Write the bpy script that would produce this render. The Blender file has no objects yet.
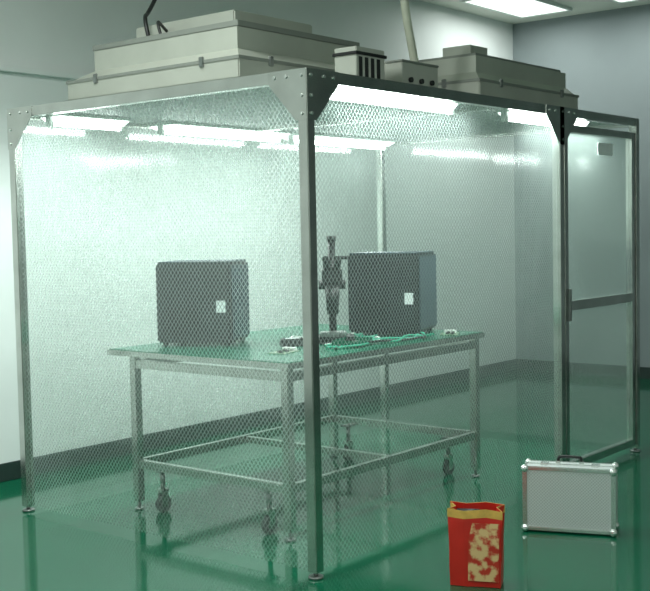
import bpy, bmesh, math, random
from mathutils import Vector, Matrix, Euler
random.seed(4)
S=bpy.context.scene
try:
    S.view_settings.view_transform='Standard'
    S.view_settings.look='None'
except Exception as e: print(e)

# ---------------- materials ----------------
def newmat(name):
    m=bpy.data.materials.new(name); m.use_nodes=True
    nt=m.node_tree; return m,nt,nt.nodes.get('Principled BSDF')
def mat(name,col,rough=.5,metal=0,var=.08,scale=12,bump=0,emit=None,es=0,col2=None):
    m,nt,b=newmat(name)
    b.inputs['Roughness'].default_value=rough
    b.inputs['Metallic'].default_value=metal
    tc=nt.nodes.new('ShaderNodeTexCoord'); n=nt.nodes.new('ShaderNodeTexNoise')
    n.inputs['Scale'].default_value=scale; n.inputs['Detail'].default_value=4
    nt.links.new(tc.outputs['Object'],n.inputs['Vector'])
    r=nt.nodes.new('ShaderNodeValToRGB')
    r.color_ramp.elements[0].position=.3; r.color_ramp.elements[1].position=.7
    r.color_ramp.elements[0].color=[c*(1-var) for c in col]+[1]
    r.color_ramp.elements[1].color=[min(1,c*(1+var)) for c in (col)]+[1]
    if col2:
        r.color_ramp.elements[0].position=.44; r.color_ramp.elements[1].position=.56
        r.color_ramp.elements[1].color=[*col2,1]
    nt.links.new(n.outputs['Fac'],r.inputs['Fac']); nt.links.new(r.outputs['Color'],b.inputs['Base Color'])
    if bump:
        bp=nt.nodes.new('ShaderNodeBump'); bp.inputs['Strength'].default_value=bump
        nt.links.new(n.outputs['Fac'],bp.inputs['Height']); nt.links.new(bp.outputs['Normal'],b.inputs['Normal'])
    if emit:
        b.inputs['Emission Color'].default_value=list(emit)+[1]; b.inputs['Emission Strength'].default_value=es
    return m
def lines_node(nt,k,asp,w):
    tc=nt.nodes.new('ShaderNodeTexCoord'); sp=nt.nodes.new('ShaderNodeSeparateXYZ')
    nt.links.new(tc.outputs['Object'],sp.inputs[0])
    outs=[]
    def M(op,a,b=None):
        n=nt.nodes.new('ShaderNodeMath'); n.operation=op
        for i,v in enumerate((a,b)):
            if v is None: continue
            if isinstance(v,(int,float)): n.inputs[i].default_value=v
            else: nt.links.new(v,n.inputs[i])
        return n.outputs[0]
    xy=M('ADD',sp.outputs[0],sp.outputs[1])
    x=M('MULTIPLY',xy,k); z=M('MULTIPLY',sp.outputs[2],k*asp)
    for op in('ADD','SUBTRACT'):
        pp=M('PINGPONG',M(op,x,z),.5); outs.append(M('LESS_THAN',pp,w))
    return M('MAXIMUM',outs[0],outs[1]),M
def curtain_mat(name,base=.06,line=.34,col=(.72,.84,.80),k=38,w=.10):
    m,nt,b=newmat(name)
    l,M=lines_node(nt,k,.8,w)
    fac=M('ADD',M('MULTIPLY',l,line-base),base)
    tr=nt.nodes.new('ShaderNodeBsdfTransparent'); tr.inputs[0].default_value=(.95,.98,.965,1)
    df=nt.nodes.new('ShaderNodeBsdfDiffuse'); df.inputs[0].default_value=(*col,1)
    tl=nt.nodes.new('ShaderNodeBsdfTranslucent'); tl.inputs[0].default_value=(*col,1)
    m1=nt.nodes.new('ShaderNodeMixShader'); m1.inputs[0].default_value=.5
    nt.links.new(df.outputs[0],m1.inputs[1]); nt.links.new(tl.outputs[0],m1.inputs[2])
    m2=nt.nodes.new('ShaderNodeMixShader'); nt.links.new(fac,m2.inputs[0])
    nt.links.new(tr.outputs[0],m2.inputs[1]); nt.links.new(m1.outputs[0],m2.inputs[2])
    gl=nt.nodes.new('ShaderNodeBsdfGlossy'); gl.inputs['Roughness'].default_value=.1
    m3=nt.nodes.new('ShaderNodeMixShader'); m3.inputs[0].default_value=.08
    nt.links.new(m2.outputs[0],m3.inputs[1]); nt.links.new(gl.outputs[0],m3.inputs[2])
    out=nt.nodes['Material Output']; nt.links.new(m3.outputs[0],out.inputs['Surface'])
    nt.nodes.remove(b)
    return m
STEEL=mat('stainless_steel',(.70,.71,.68),.18,.98,.10,6)
STEELD=mat('stainless_dark',(.30,.32,.31),.3,.85,.15,8)
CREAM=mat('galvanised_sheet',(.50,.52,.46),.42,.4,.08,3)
CREAMD=mat('galvanised_dark',(.28,.30,.27),.45,.4,.06,3)  # darker sheet tone for flanges, seams, lids and fan inlets
BLACK=mat('black_plastic',(.008,.010,.010),.45)
DGREY=mat('instrument_grey',(.015,.020,.023),.4,.1)
MGREY=mat('instrument_side',(.05,.08,.10),.4,.1)
FGREY=mat('instrument_front',(.022,.028,.031),.4,.1)
RUB=mat('grey_rubber',(.08,.09,.09),.7)
WHITE=mat('white_plastic',(.75,.8,.76),.4)
LABEL=mat('label_paper',(.8,.85,.85),.6)
GREENM=mat('green_mat',(.008,.13,.075),.25,0,.1,10)
GCAB=mat('green_cable',(.02,.35,.22),.4)
BOARD=mat('circuit_board',(.01,.16,.06),.4,0,.1,60,col2=(.25,.28,.2))
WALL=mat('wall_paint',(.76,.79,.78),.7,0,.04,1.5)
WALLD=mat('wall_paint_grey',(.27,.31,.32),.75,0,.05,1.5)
CEIL=mat('ceiling_paint',(.78,.79,.71),.85,0,.04,2)
BASE=mat('baseboard_dark',(.02,.04,.035),.5)
RED=mat('red_bag_paper',(.62,.025,.015),.35,0,.12,5)
YEL=mat('bag_yellow',(.70,.42,.09),.5,0,.2,20)
BEIGE=mat('bag_print',(.60,.04,.02),.5,0,.1,22,col2=(.78,.52,.24))
ALU=mat('aluminium_trim',(.80,.82,.80),.25,.85,.05,10)
HOSE=mat('pale_hose',(.6,.62,.5),.5)
TUBE=mat('tube_glow',(.9,1,.95),.5,emit=(.9,1,.96),es=16)
HALO=mat('lamp_halo',(.9,.95,.92),.5,emit=(.88,1,.95),es=3)  # glow built into the cover to imitate the tubes' overexposed halo
TUBE2=mat('panel_glow_ceiling',(.9,1,.95),.5,emit=(.92,1,.94),es=1.6)
CURT=curtain_mat('grid_curtain')
CURTB=curtain_mat('grid_curtain_back',base=.05,line=.16)
m,nt,b=newmat('perforated_ceiling')
tc=nt.nodes.new('ShaderNodeTexCoord'); ck=nt.nodes.new('ShaderNodeTexVoronoi'); ck.inputs['Scale'].default_value=30
nt.links.new(tc.outputs['Object'],ck.inputs['Vector'])
rp=nt.nodes.new('ShaderNodeValToRGB'); rp.color_ramp.elements[0].position=.25; rp.color_ramp.elements[1].position=.45
rp.color_ramp.elements[0].color=(.11,.13,.12,1); rp.color_ramp.elements[1].color=(.42,.46,.44,1)
nt.links.new(ck.outputs['Distance'],rp.inputs['Fac']); nt.links.new(rp.outputs['Color'],b.inputs['Base Color'])
PERF=m
m,nt,b=newmat('case_skin'); l,M=lines_node(nt,60,1,.12)
mx=nt.nodes.new('ShaderNodeMix'); mx.data_type='RGBA'
mx.inputs['A'].default_value=(.60,.62,.62,1); mx.inputs['B'].default_value=(.86,.88,.88,1)
nt.links.new(l,mx.inputs['Factor']); nt.links.new(mx.outputs['Result'],b.inputs['Base Color'])
b.inputs['Metallic'].default_value=.3; b.inputs['Roughness'].default_value=.38
CSKIN=m
m,nt,b=newmat('green_epoxy_floor')
tc=nt.nodes.new('ShaderNodeTexCoord'); n=nt.nodes.new('ShaderNodeTexNoise'); n.inputs['Scale'].default_value=.8; n.inputs['Detail'].default_value=6
nt.links.new(tc.outputs['Object'],n.inputs['Vector'])
rp=nt.nodes.new('ShaderNodeValToRGB'); rp.color_ramp.elements[0].position=.3; rp.color_ramp.elements[1].position=.75
rp.color_ramp.elements[0].color=(.001,.085,.040,1); rp.color_ramp.elements[1].color=(.0015,.115,.056,1)
nt.links.new(n.outputs['Fac'],rp.inputs['Fac']); nt.links.new(rp.outputs['Color'],b.inputs['Base Color'])
b.inputs['Roughness'].default_value=.09
FLOOR=m

# ---------------- helpers ----------------
def link(o,parent=None,m=None):
    S.collection.objects.link(o)
    if m: o.data.materials.append(m)
    if parent: o.parent=parent
    return o
def empty(name,loc=(0,0,0),rz=0):
    e=bpy.data.objects.new(name,None); e.empty_display_size=.1
    e.location=loc; e.rotation_euler=(0,0,rz); S.collection.objects.link(e); return e
def box(name,a,b,m,parent=None,bev=.003):
    c=[(a[i]+b[i])/2 for i in range(3)]; s=[abs(b[i]-a[i]) for i in range(3)]
    me=bpy.data.meshes.new(name); bm=bmesh.new(); bmesh.ops.create_cube(bm,size=1)
    for v in bm.verts: v.co=Vector((v.co.x*s[0],v.co.y*s[1],v.co.z*s[2]))
    if bev>0: bmesh.ops.bevel(bm,geom=bm.edges[:],offset=min(bev,min(s)*.45),segments=2,affect='EDGES')
    bm.to_mesh(me); bm.free(); o=bpy.data.objects.new(name,me); o.location=c
    return link(o,parent,m)
def cyl(name,p,q,r,m,parent=None,seg=20,r2=None):
    p=Vector(p);q=Vector(q);d=q-p
    me=bpy.data.meshes.new(name); bm=bmesh.new()
    bmesh.ops.create_cone(bm,cap_ends=True,segments=seg,radius1=r,radius2=r if r2 is None else r2,depth=d.length)
    bm.to_mesh(me); bm.free()
    for f in me.polygons: f.use_smooth=len(f.vertices)==4
    o=bpy.data.objects.new(name,me); o.location=(p+q)/2
    o.rotation_mode='QUATERNION'; o.rotation_quaternion=Vector((0,0,1)).rotation_difference(d)
    return link(o,parent,m)
def mesh(name,vs,fs,m,parent=None,bev=0,solid=0):
    me=bpy.data.meshes.new(name); me.from_pydata(vs,[],fs); me.update()
    bm=bmesh.new(); bm.from_mesh(me); bmesh.ops.recalc_face_normals(bm,faces=bm.faces[:])
    if bev: bmesh.ops.bevel(bm,geom=bm.edges[:],offset=bev,segments=2,affect='EDGES')
    bm.to_mesh(me); bm.free()
    o=bpy.data.objects.new(name,me)
    if solid:
        md=o.modifiers.new('s','SOLIDIFY'); md.thickness=solid
    return link(o,parent,m)
def curve(name,pts,r,m,parent=None):
    cu=bpy.data.curves.new(name,'CURVE'); cu.dimensions='3D'; cu.bevel_depth=r; cu.bevel_resolution=3
    sp=cu.splines.new('NURBS'); sp.points.add(len(pts)-1)
    for i,p in enumerate(pts): sp.points[i].co=(*p,1)
    sp.use_endpoint_u=True; sp.order_u=3
    o=bpy.data.objects.new(name,cu); return link(o,parent,m)
def prism(name,tri,axis,t0,t1,m,parent):
    vs=[];n=len(tri)
    for t in(t0,t1):
        for (u,z) in tri: vs.append((t,u,z) if axis=='x' else (u,t,z))
    fs=[tuple(range(n)),tuple(range(n,2*n))]+[(i,(i+1)%n,n+(i+1)%n,n+i) for i in range(n)]
    return mesh(name,vs,fs,m,parent)

# ---------------- room ----------------
XR,YB,XL,YF,HC=7.08,2.96,-6.5,-6.5,3.8
box('floor',(XL-.1,YF-.1,-.1),(XR+.1,YB+.1,0),FLOOR,bev=0)
box('ceiling',(XL-.1,YF-.1,HC),(XR+.1,YB+.1,HC+.1),CEIL,bev=0)
box('wall_back',(XL-.1,YB,0),(XR+.1,YB+.1,HC),WALL,bev=0)
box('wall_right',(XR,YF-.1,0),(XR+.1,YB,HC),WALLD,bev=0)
box('wall_left',(XL-.1,YF-.1,0),(XL,YB,HC),WALL,bev=0)
box('wall_front',(XL,YF-.1,0),(XR,YF,HC),WALL,bev=0)
box('baseboard_back',(XL,YB-.015,0),(XR,YB,.12),BASE)
box('baseboard_right',(XR-.015,YF,0),(XR,YB-.015,.12),BASE)
box('trim_1',(XL,YB-.04,2.66),(XR,YB,2.70),WALL)

# ---------------- booth ----------------
L,W,H=3.52,2.17,2.32
T=.055
booth=empty('clean_booth')
def post(x,y,name):
    box(name,(x-T/2,y-T/2,.03),(x+T/2,y+T/2,H),STEEL,booth,.004)
    cyl(name+'_foot_stem',(x,y,.006),(x,y,.06),.012,STEELD,booth)
    cyl(name+'_foot_pad',(x,y,0),(x,y,.012),.035,STEELD,booth)
XD=2.40
for i,(x,y) in enumerate([(0,0),(0,W),(XD,0),(L,0),(L,W)]): post(x,y,'post_%d'%(i+1))
def rail(a,b,name,t=T,m=STEEL):
    h=t/2
    box(name,(min(a[0],b[0])-h,min(a[1],b[1])-h,a[2]-h),(max(a[0],b[0])+h,max(a[1],b[1])+h,a[2]+h),m,booth,.004)
zt=H-T/2
rail((T,0,zt),(L-T,0,zt),'top_rail_front');rail((T,W,zt),(L-T,W,zt),'top_rail_back')
rail((0,T,zt),(0,W-T,zt),'top_rail_left');rail((L,T,zt),(L,W-T,zt),'top_rail_right')
rail((1.75,T,zt),(1.75,W-T,zt),'top_rail_mid')
G=.2
def gus(x,y,dx,dy):
    if dy:
        s=x-T/2-.004
        prism('gusset',[(y-dy*T/2,H),(y+dy*G,H),(y+dy*G,H-T),(y+dy*.035,H-G-.03),(y-dy*T/2,H-G-.03)],'x',s,s+.004,STEEL,booth)
        for u,z in((.0,.03),(.0,.12),(.0,.2),(.09,.03),(.16,.03)):
            cyl('bolt',(s-.006,y+dy*u,H-z),(s,y+dy*u,H-z),.008,ALU,booth,8)
    if dx:
        s=y-T/2-.004
        prism('gusset',[(x-dx*T/2,H),(x+dx*G,H),(x+dx*G,H-T),(x+dx*.035,H-G-.03),(x-dx*T/2,H-G-.03)],'y',s,s+.004,STEEL,booth)
        for u,z in((.0,.03),(.0,.12),(.0,.2),(.09,.03),(.16,.03)):
            cyl('bolt',(x+dx*u,s-.006,H-z),(x+dx*u,s,H-z),.008,ALU,booth,8)
gus(0,0,1,1);gus(0,W,0,-1);gus(XD,0,-1,0);gus(XD,0,1,0)
def curtain(name,p,q,z0,z1,m,amp=.006):
    p=Vector((p[0],p[1],0));q=Vector((q[0],q[1],0));d=(q-p);Lc=d.length;d.normalize()
    n=60;mz=12;me=bpy.data.meshes.new(name);vs=[];fs=[]
    for j in range(mz+1):
        t=j/mz
        for i in range(n+1):
            s=i/n*Lc
            o=amp*(1-t*.8)*(math.sin(s*7+1)+.5*math.sin(s*17+2*t))
            vs.append((s,o,z0+(z1-z0)*t))
    for j in range(mz):
        for i in range(n):
            a=j*(n+1)+i; fs.append((a,a+1,a+n+2,a+n+1))
    me.from_pydata(vs,[],fs); 
    for f in me.polygons:f.use_smooth=True
    o=bpy.data.objects.new(name,me); o.location=p; o.rotation_euler=(0,0,math.atan2(d.y,d.x))
    return link(o,booth,m)
curtain('curtain_left',(0,.03),(0,W-.03),.03,H-T,CURT)
curtain('curtain_front',(.03,0),(XD-.03,0),.03,H-T,CURT)
curtain('curtain_back',(.03,W),(L-.03,W),.03,H-T,CURTB)
curtain('curtain_right',(L,.03),(L,W-.03),.03,H-T,CURTB)
d0,d1=XD+.045,L-.045
t=.045
for nm,a,b_ in(('door_stile_left',(d0,-t/2,.05),(d0+t,t/2,H-.1)),('door_stile_right',(d1-t,-t/2,.05),(d1,t/2,H-.1)),
   ('door_rail_top',(d0+t,-t/2,H-.1-t),(d1-t,t/2,H-.1)),('door_rail_mid',(d0+t,-t/2,1.06),(d1-t,t/2,1.12)),('door_rail_bottom',(d0+t,-t/2,.05),(d1-t,t/2,.10))):
    box(nm,a,b_,STEEL,booth,.003)
box('door_sheet_upper',(d0+t,-.003,1.12),(d1-t,.003,H-.1-t),CURTB,booth,0)
box('door_sheet_lower',(d0+t,-.003,.10),(d1-t,.003,1.06),CURTB,booth,0)
box('door_handle',(d0+.01,-.05,1.0),(d0+.03,-.022,1.2),STEELD,booth)
box('door_label',(d0+.50,-.006,H-.27),(d0+.72,-.003,H-.19),LABEL,booth,0)
box('ceiling_sheet',(T/2,T/2,H-.03),(L-T/2,W-T/2,H-.012),PERF,booth,0)

def boothlamp(x0,x1,y,z=H-.03,pw=24,wd=.05):
    e=empty('fluorescent_lamp',((x0+x1)/2,y,z)); e.parent=booth; h=(x1-x0)/2
    box('housing',(-h,-wd,-.02),(h,wd,0),WHITE,e)
    mesh('halo_cover',[(-h+.02,-wd,-.02),(h-.02,-wd,-.02),(h-.02,-wd*.5,-.045),(-h+.02,-wd*.5,-.045),(-h+.02,wd*.5,-.045),(h-.02,wd*.5,-.045),(h-.02,wd,-.02),(-h+.02,wd,-.02)],
      [(0,1,2,3),(3,2,5,4),(4,5,6,7),(0,3,4,7),(1,6,5,2)],HALO,e)  # glowing cover added to widen the tube into a bright band
    cyl('tube',(-h+.03,0,-.055),(h-.03,0,-.055),.016,TUBE,e)
    for s in(-1,1): box('end_cap',(s*h-.015*s-.015,-.02,-.075),(s*h-.015*s+.015,.02,-.02),WHITE,e)
    ld=bpy.data.lights.new('tube_light','AREA'); ld.shape='RECTANGLE'; ld.size=2*h-.06; ld.size_y=.03; ld.energy=pw; ld.color=(.9,1,.96)
    lo=bpy.data.objects.new('tube_light',ld); lo.location=(0,0,-.075); S.collection.objects.link(lo); lo.parent=e
boothlamp(.15,1.4,.12);boothlamp(1.95,3.0,.12)
boothlamp(.1,.65,2.0,pw=15,wd=.09);boothlamp(.95,2.1,2.0,wd=.11);boothlamp(2.2,3.35,2.0,wd=.11)

# ---------------- fan filter units ----------------
def ffu(x0,x1,y0,y1,h1,h2,inset):
    cx,cy=(x0+x1)/2,(y0+y1)/2; e=empty('fan_filter_unit',(cx,cy,H)); a,b_=(x1-x0)/2,(y1-y0)/2
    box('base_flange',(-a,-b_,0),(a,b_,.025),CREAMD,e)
    box('filter_case',(-a+.02,-b_+.02,.025),(a-.02,b_-.02,h1),CREAM,e,.006)
    i=inset
    vs=[(-a+.03,-b_+.03,h1),(a-.03,-b_+.03,h1),(a-.03,b_-.03,h1),(-a+.03,b_-.03,h1)]
    vs+=[(-a+i,-b_+i,h1+h2*.35),(a-i,-b_+i,h1+h2*.35),(a-i,b_-i,h1+h2*.35),(-a+i,b_-i,h1+h2*.35)]
    vs+=[(-a+i,-b_+i,h1+h2),(a-i,-b_+i,h1+h2),(a-i,b_-i,h1+h2),(-a+i,b_-i,h1+h2)]
    fs=[(0,1,2,3),(8,9,10,11)]+[(k+j,k+(j+1)%4,k+4+(j+1)%4,k+4+j) for k in(0,4) for j in range(4)]
    mesh('plenum_cowl',vs,fs,CREAM,e)
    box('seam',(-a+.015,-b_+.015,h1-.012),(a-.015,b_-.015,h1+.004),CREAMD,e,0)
    cyl('fan_inlet',(0,0,h1+h2),(0,0,h1+h2+.03),min(a,b_)*.45,CREAMD,e,40)
    for yy in(-.6,.6):
        box('latch',(-a+.008,yy*b_-.015,h1-.03),(-a+.022,yy*b_+.015,h1+.02),STEELD,e)
        box('latch',(yy*a-.015,-b_+.008,h1-.03),(yy*a+.015,-b_+.022,h1+.02),STEELD,e)
    return e
f=ffu(.10,1.35,.5,1.86,.13,.17,.13)
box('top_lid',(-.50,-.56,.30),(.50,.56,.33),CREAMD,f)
box('blower_box',(-.25,-.30,.33),(.40,.48,.45),CREAM,f,.008)
curve('power_cable',[(-.3,.3,.33),(-.33,.32,.48),(-.2,.42,.53),(-.05,.4,.8),(-.1,.45,1.2),(-.1,.5,HC-H)],.012,BLACK,f)
curve('power_cable_2',[(-.4,.1,.33),(-.42,.12,.43),(-.3,.2,.42),(-.25,.22,.40)],.009,BLACK,f)
f2=ffu(1.80,3.1,.18,1.5,.14,.15,.08)
box('top_lid',(-.54,-.56,.29),(.54,.56,.31),CREAMD,f2)
box('power_box',(-.50,-.5,.31),(-.3,-.3,.37),CREAM,f2)
c=empty('fan_controller',(.72,.24,H))
box('shell',(-.12,-.07,0),(.12,.07,.19),CREAM,c)
for k in range(4): box('vent_band',(-.10+k*.05,-.074,.03),(-.075+k*.05,-.07,.14),BLACK,c,0)
for z in(.02,.15): box('strap',(-.13,-.078,z),(.13,.078,z+.015),BLACK,c,.002)
c=empty('junction_box',(1.15,.24,H))
box('shell',(-.17,-.08,0),(.17,.08,.15),CREAM,c); box('lid',(-.175,-.085,.15),(.175,.085,.162),CREAMD,c)
for k in(-.1,0,.1): cyl('gland',(k,-.095,.06),(k,-.08,.06),.014,BLACK,c,12)
curve('duct_hose',[(1.45,.42,2.33),(1.50,.42,2.45),(1.46,.42,2.6),(1.38,.42,2.85),(1.35,.42,3.2),(1.4,.42,HC)],.024,HOSE)

# ---------------- work table ----------------
tb=empty('work_table')
x0,x1,y0,y1,zt=.35,2.26,.45,1.85,.93
box('top_panel',(x0,y0,zt-.035),(x1,y1,zt-.004),STEEL,tb)
box('top_mat',(x0+.01,y0+.01,zt-.004),(x1-.01,y1-.01,zt),GREENM,tb,.001)
lx0,lx1,ly0,ly1=.40,2.21,.50,1.66
s=.024
for x in(lx0,lx1):
    for y in(ly0,ly1):
        box('leg',(x-s,y-s,.05),(x+s,y+s,zt-.035),STEEL,tb,.003)
        cyl('foot_stem',(x,y,.008),(x,y,.06),.009,STEELD,tb); cyl('foot_pad',(x,y,0),(x,y,.012),.028,STEELD,tb)
for z in(.27,zt-.08):
    for x in(lx0,lx1): box('side_rail',(x-s*.8,ly0+s,z-s),(x+s*.8,ly1-s,z+s),STEEL,tb,.003)
    for y in(ly0,ly1): box('long_rail',(lx0+s,y-s*.8,z-s),(lx1-s,y+s*.8,z+s),STEEL,tb,.003)
box('centre_rail',(1.28,ly0+s,.25),(1.32,ly1-s,.29),STEEL,tb)
for x,y in((.44,.68),(.44,1.50),(2.17,.68),(2.17,1.50)):
    box('caster_arm',(x-.045,y-.03,.235),(x+.045,y+.03,.248),STEELD,tb) 
    cyl('caster_stem',(x,y,.13),(x,y,.24),.014,STEELD,tb)
    box('caster_fork',(x-.03,y-.022,.118),(x+.03,y+.022,.135),STEEL,tb)
    for k in(-.022,.018): box('caster_cheek',(x-.022,y+k,.04),(x+.022,y+k+.004,.125),STEEL,tb)
    cyl('caster_wheel',(x,y-.015,.048),(x,y+.015,.048),.048,RUB,tb,28)
    cyl('caster_hub',(x,y-.019,.048),(x,y+.019,.048),.02,STEEL,tb,16)

# ---------------- instruments ----------------
def instrument(px,py,ang,w,d,h):
    e=empty('bench_instrument',(px,py,zt),math.radians(ang))
    box('body',(-w,0,.02),(0,d,h),DGREY,e,.012)
    box('front_panel',(-w+.015,-.012,.035),(-.015,0,h-.015),FGREY,e,.006)
    for k in range(14):
        z=.07+k*.012; box('vent_slot',(-w+.06,-.015,z),(-w+.26,-.011,z+.005),BLACK,e,0)
    for k in range(4): box('panel_line',(-w+.03,-.0145,h-.06-k*.045),(-.05,-.0115,h-.055-k*.045),BLACK,e,0)
    box('label',(-.085,-.016,.20),(-.03,-.012,.27),LABEL,e,0)
    box('label_bar',(-.085,-.0165,.275),(-.03,-.012,.282),BLACK,e,0)
    box('side_panel',(0,.02,.04),(.006,d-.02,h-.02),MGREY,e,.002)
    box('top_cover',(-w+.01,.01,h),(-.01,d-.01,h+.008),MGREY,e,.003)
    for x in(-w+.04,-.04):
        for y in(.04,d-.04): cyl('foot',(x,y,0),(x,y,.022),.016,BLACK,e,12)
    return e
instrument(.80,1.27,-63,.46,.38,.49)
instrument(1.80,.64,-71,.46,.44,.51)

e=empty('microscope',(1.28,.90,zt),math.radians(-50.8))
box('base',(-.14,-.11,0),(.14,.12,.04),BLACK,e,.012)
box('stage',(-.08,-.08,.04),(.08,.05,.065),STEELD,e,.006)
cyl('column',(0,.08,.03),(0,.08,.60),.022,BLACK,e)
cyl('column_cap',(0,.08,.60),(0,.08,.63),.028,BLACK,e)
box('focus_block',(-.045,.03,.30),(.045,.11,.44),BLACK,e,.01)
cyl('focus_knob',(-.08,.07,.34),(.08,.07,.34),.028,BLACK,e)
cyl('objective',(0,-.03,.17),(0,-.03,.34),.034,BLACK,e,24,.045)
box('head',(-.06,-.08,.34),(.06,.06,.45),BLACK,e,.018)
for sx in(-1,1): cyl('eyepiece',(sx*.03,-.04,.43),(sx*.036,-.12,.50),.02,BLACK,e,16)
cyl('arm',(0,.08,.50),(.10,.05,.50),.011,BLACK,e)
cb=empty('cable_bundle')
for k in range(10):
    pts=[];x=.9+random.random()*.3;y=.6+random.random()*.5
    for j in range(8):
        pts.append((x,y,zt+.008+random.uniform(0,.03)*(j%2))); x+=.13+random.uniform(-.06,.06); y+=random.uniform(-.13,.13)
        y=max(.5,min(1.2,y)); x=min(x,1.75 if y<.7 else 1.5)
    curve('cable_%d'%(k+1),pts,.007,[GCAB,GCAB,GCAB,WHITE,BLACK][k%5],cb)
tr=empty('parts_tray',(1.18,.68,zt),.3)
box('bottom',(-.12,-.08,0),(.12,.08,.006),MGREY,tr)
for a,b_ in(((-.12,-.08,0),(-.115,.08,.04)),((.115,-.08,0),(.12,.08,.04)),((-.12,-.08,0),(.12,-.075,.04)),((-.12,.075,0),(.12,.08,.04))): box('side',a,b_,GREENM,tr,.001)
pa=empty('power_adapter',(1.0,.98,zt),-.6)
box('shell',(-.07,-.035,0),(.07,.035,.045),BLACK,pa,.008); box('rating_label',(-.04,-.02,.045),(.04,.02,.046),LABEL,pa,0)
curve('lead',[(.07,0,.02),(.12,.02,.01),(.2,-.05,.008),(.24,.03,.008)],.005,BLACK,pa)
for bx,by,r in((.72,.80,.2),(2.02,.56,.5)):
    pb=empty('circuit_board',(bx,by,zt),r)
    box('board',(-.09,-.055,0),(.09,.055,.004),BOARD,pb,0)
    for k in range(5): box('chip',(-.07+k*.03,-.03+(k%2)*.03,.004),(-.052+k*.03,-.01+(k%2)*.03,.014),BLACK,pb,.001)
    box('connector',(.05,-.04,.004),(.08,.04,.022),WHITE,pb,.001)

# ---------------- aluminium case ----------------
e=empty('aluminium_case',(1.33,-.60,0),math.radians(-69))
w2,dd,hh=.225,.15,.345
box('shell',(-w2,0,.008),(w2,dd,hh),CSKIN,e,.008)
for x in(-w2,w2):
    for y in(0,dd): box('edge_trim_v',(x-.012,y-.006 if y==0 else y-.012,.01),(x+.012,y+.012 if y==0 else y+.006,hh),ALU,e,.004)
for z in(.01,hh-.018):
    for y in(0,dd): box('edge_trim_h',(-w2,y-.006,z),(w2,y+.006,z+.02),ALU,e,.004)
    for x in(-w2,w2): box('edge_trim_s',(x-.006,0,z),(x+.006,dd,z+.02),ALU,e,.004)
box('lid_seam',(-w2-.008,dd*.5-.008,.02),(w2+.008,dd*.5+.008,hh+.004),ALU,e,.002)
for x in(-w2,w2):
    for z in(.012,hh-.01):
        for y in(0,dd):
            me=bpy.data.meshes.new('corner');bm=bmesh.new();bmesh.ops.create_uvsphere(bm,u_segments=14,v_segments=8,radius=.021);bm.to_mesh(me);bm.free()
            o=bpy.data.objects.new('corner_cap',me);o.location=(x,y,max(z,.021));link(o,e,ALU)
for x in(-.13,.13):
    box('latch',(x-.02,dd*.5-.035,hh),(x+.02,dd*.5+.03,hh+.012),ALU,e); 
for x in(-.06,.06): box('handle_mount',(x-.012,dd*.5-.014,hh),(x+.012,dd*.5+.014,hh+.022),ALU,e)
curve('handle',[(-.06,dd*.5,hh+.012),(-.06,dd*.5,hh+.04),(-.04,dd*.5,hh+.045),(.04,dd*.5,hh+.045),(.06,dd*.5,hh+.04),(.06,dd*.5,hh+.012)],.008,BLACK,e)

# ---------------- red bag ----------------
e=empty('shopping_bag',(.36,-.64,0),math.radians(-50.8-16))
def ring(w,d,z,pin,tilt=0):
    r=[(-w,-d),(-w*.4,-d-.004),(w*.4,-d+.003),(w,-d),(w-pin,0),(w,d),(w*.3,d+.004),(-w*.4,d),(-w,d),(-w+pin,0)]
    return [(x,y,z+tilt*(y/d)+tilt*.6*math.sin(x*31)) for x,y in r]
levels=[ring(.112,.05,.002,0),ring(.115,.052,.09,.004),ring(.115,.05,.2,.014),ring(.120,.045,.29,.026),ring(.122,.040,.35,.03,.007)]
vs=[];[vs.extend(r) for r in levels]
n=10;fs=[tuple(range(n))]+[(k*n+i,k*n+(i+1)%n,(k+1)*n+(i+1)%n,(k+1)*n+i) for k in range(4) for i in range(n)]
o=mesh('bag_body',vs,fs,RED,e,0,.002)
rim=[(x*1.008,y*1.05,z+.001) for x,y,z in levels[4]]+[(x*1.008,y*1.10,z-.035) for x,y,z in levels[4]]
mesh('bag_rim',rim,[(i,(i+1)%n,n+(i+1)%n,n+i) for i in range(n)],YEL,e,0,.002)
mesh('print_patch',[(-.03,-.0595,.03),(.105,-.0565,.03),(.108,-.0565,.20),(.112,-.052,.29),(-.01,-.0545,.29),(-.03,-.059,.2)],[(0,1,2,5),(5,2,3,4)],BEIGE,e)
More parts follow.
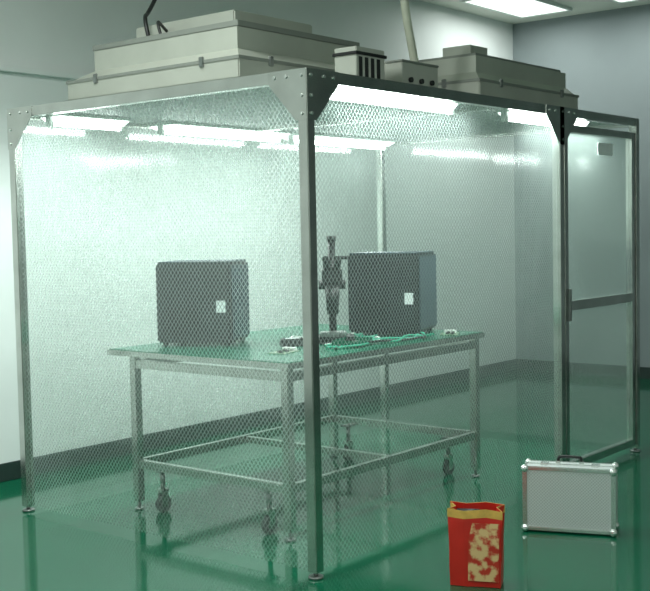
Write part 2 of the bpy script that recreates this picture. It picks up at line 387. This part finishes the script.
mesh('mouth_fill',[(-.10,-.035,.31),(.09,-.035,.30),(.09,.035,.32),(-.09,.035,.33),(0,0,.34)],[(0,1,4),(1,2,4),(2,3,4),(3,0,4)],BLACK,e)  # black sheet filling the dark opening of the bag

# ---------------- ceiling lamps ----------------
def ceillamp(x,y,pw,wide=.3,l=.6):
    e=empty('ceiling_lamp',(x,y,HC))
    for sx in(-1,1):
        box('frame_side',(min(sx*l,sx*(l-.03)),-wide,-.03),(max(sx*l,sx*(l-.03)),wide,0),WHITE,e)
        box('frame_long',(-l+.03,min(sx*wide,sx*(wide-.03)),-.03),(l-.03,max(sx*wide,sx*(wide-.03)),0),WHITE,e)
    box('diffuser_panel',(-l+.03,-wide+.03,-.02),(l-.03,wide-.03,-.005),TUBE2,e,0)
    ld=bpy.data.lights.new('lamp_light','AREA');ld.shape='RECTANGLE';ld.size=2*l-.1;ld.size_y=wide*2-.1;ld.energy=pw;ld.color=(.93,1,.96)
    lo=bpy.data.objects.new('lamp_light',ld);lo.location=(0,0,-.05);S.collection.objects.link(lo);lo.parent=e
ceillamp(6.1,2.35,16);ceillamp(6.1,1.25,16)
ceillamp(-1.2,.8,62);ceillamp(-1.6,-2.2,40);ceillamp(-4.2,.8,45);ceillamp(2.2,-3.2,18);ceillamp(-4.2,-4.5,50)  # all out of view, added to brighten the left wall and room

wd=bpy.data.worlds.new('World'); S.world=wd; wd.use_nodes=True
wd.node_tree.nodes['Background'].inputs[0].default_value=(.3,.4,.38,1); wd.node_tree.nodes['Background'].inputs[1].default_value=.1

# ---------------- camera ----------------
FPX=1122
cd=bpy.data.cameras.new('Camera'); cd.sensor_fit='HORIZONTAL'; cd.sensor_width=36; cd.lens=FPX/650*36
cam=bpy.data.objects.new('Camera',cd); S.collection.objects.link(cam)
yaw,pitch,roll=math.radians(39.2),math.radians(-3.37),math.radians(-1.15)
fw=Vector((math.cos(yaw)*math.cos(pitch),math.sin(yaw)*math.cos(pitch),math.sin(pitch)))
q=fw.to_track_quat('-Z','Y').to_matrix().to_4x4()
cam.matrix_world=Matrix.Translation((-3.89,-3.26,1.6))@q@Matrix.Rotation(roll,4,'Z')
S.camera=cam
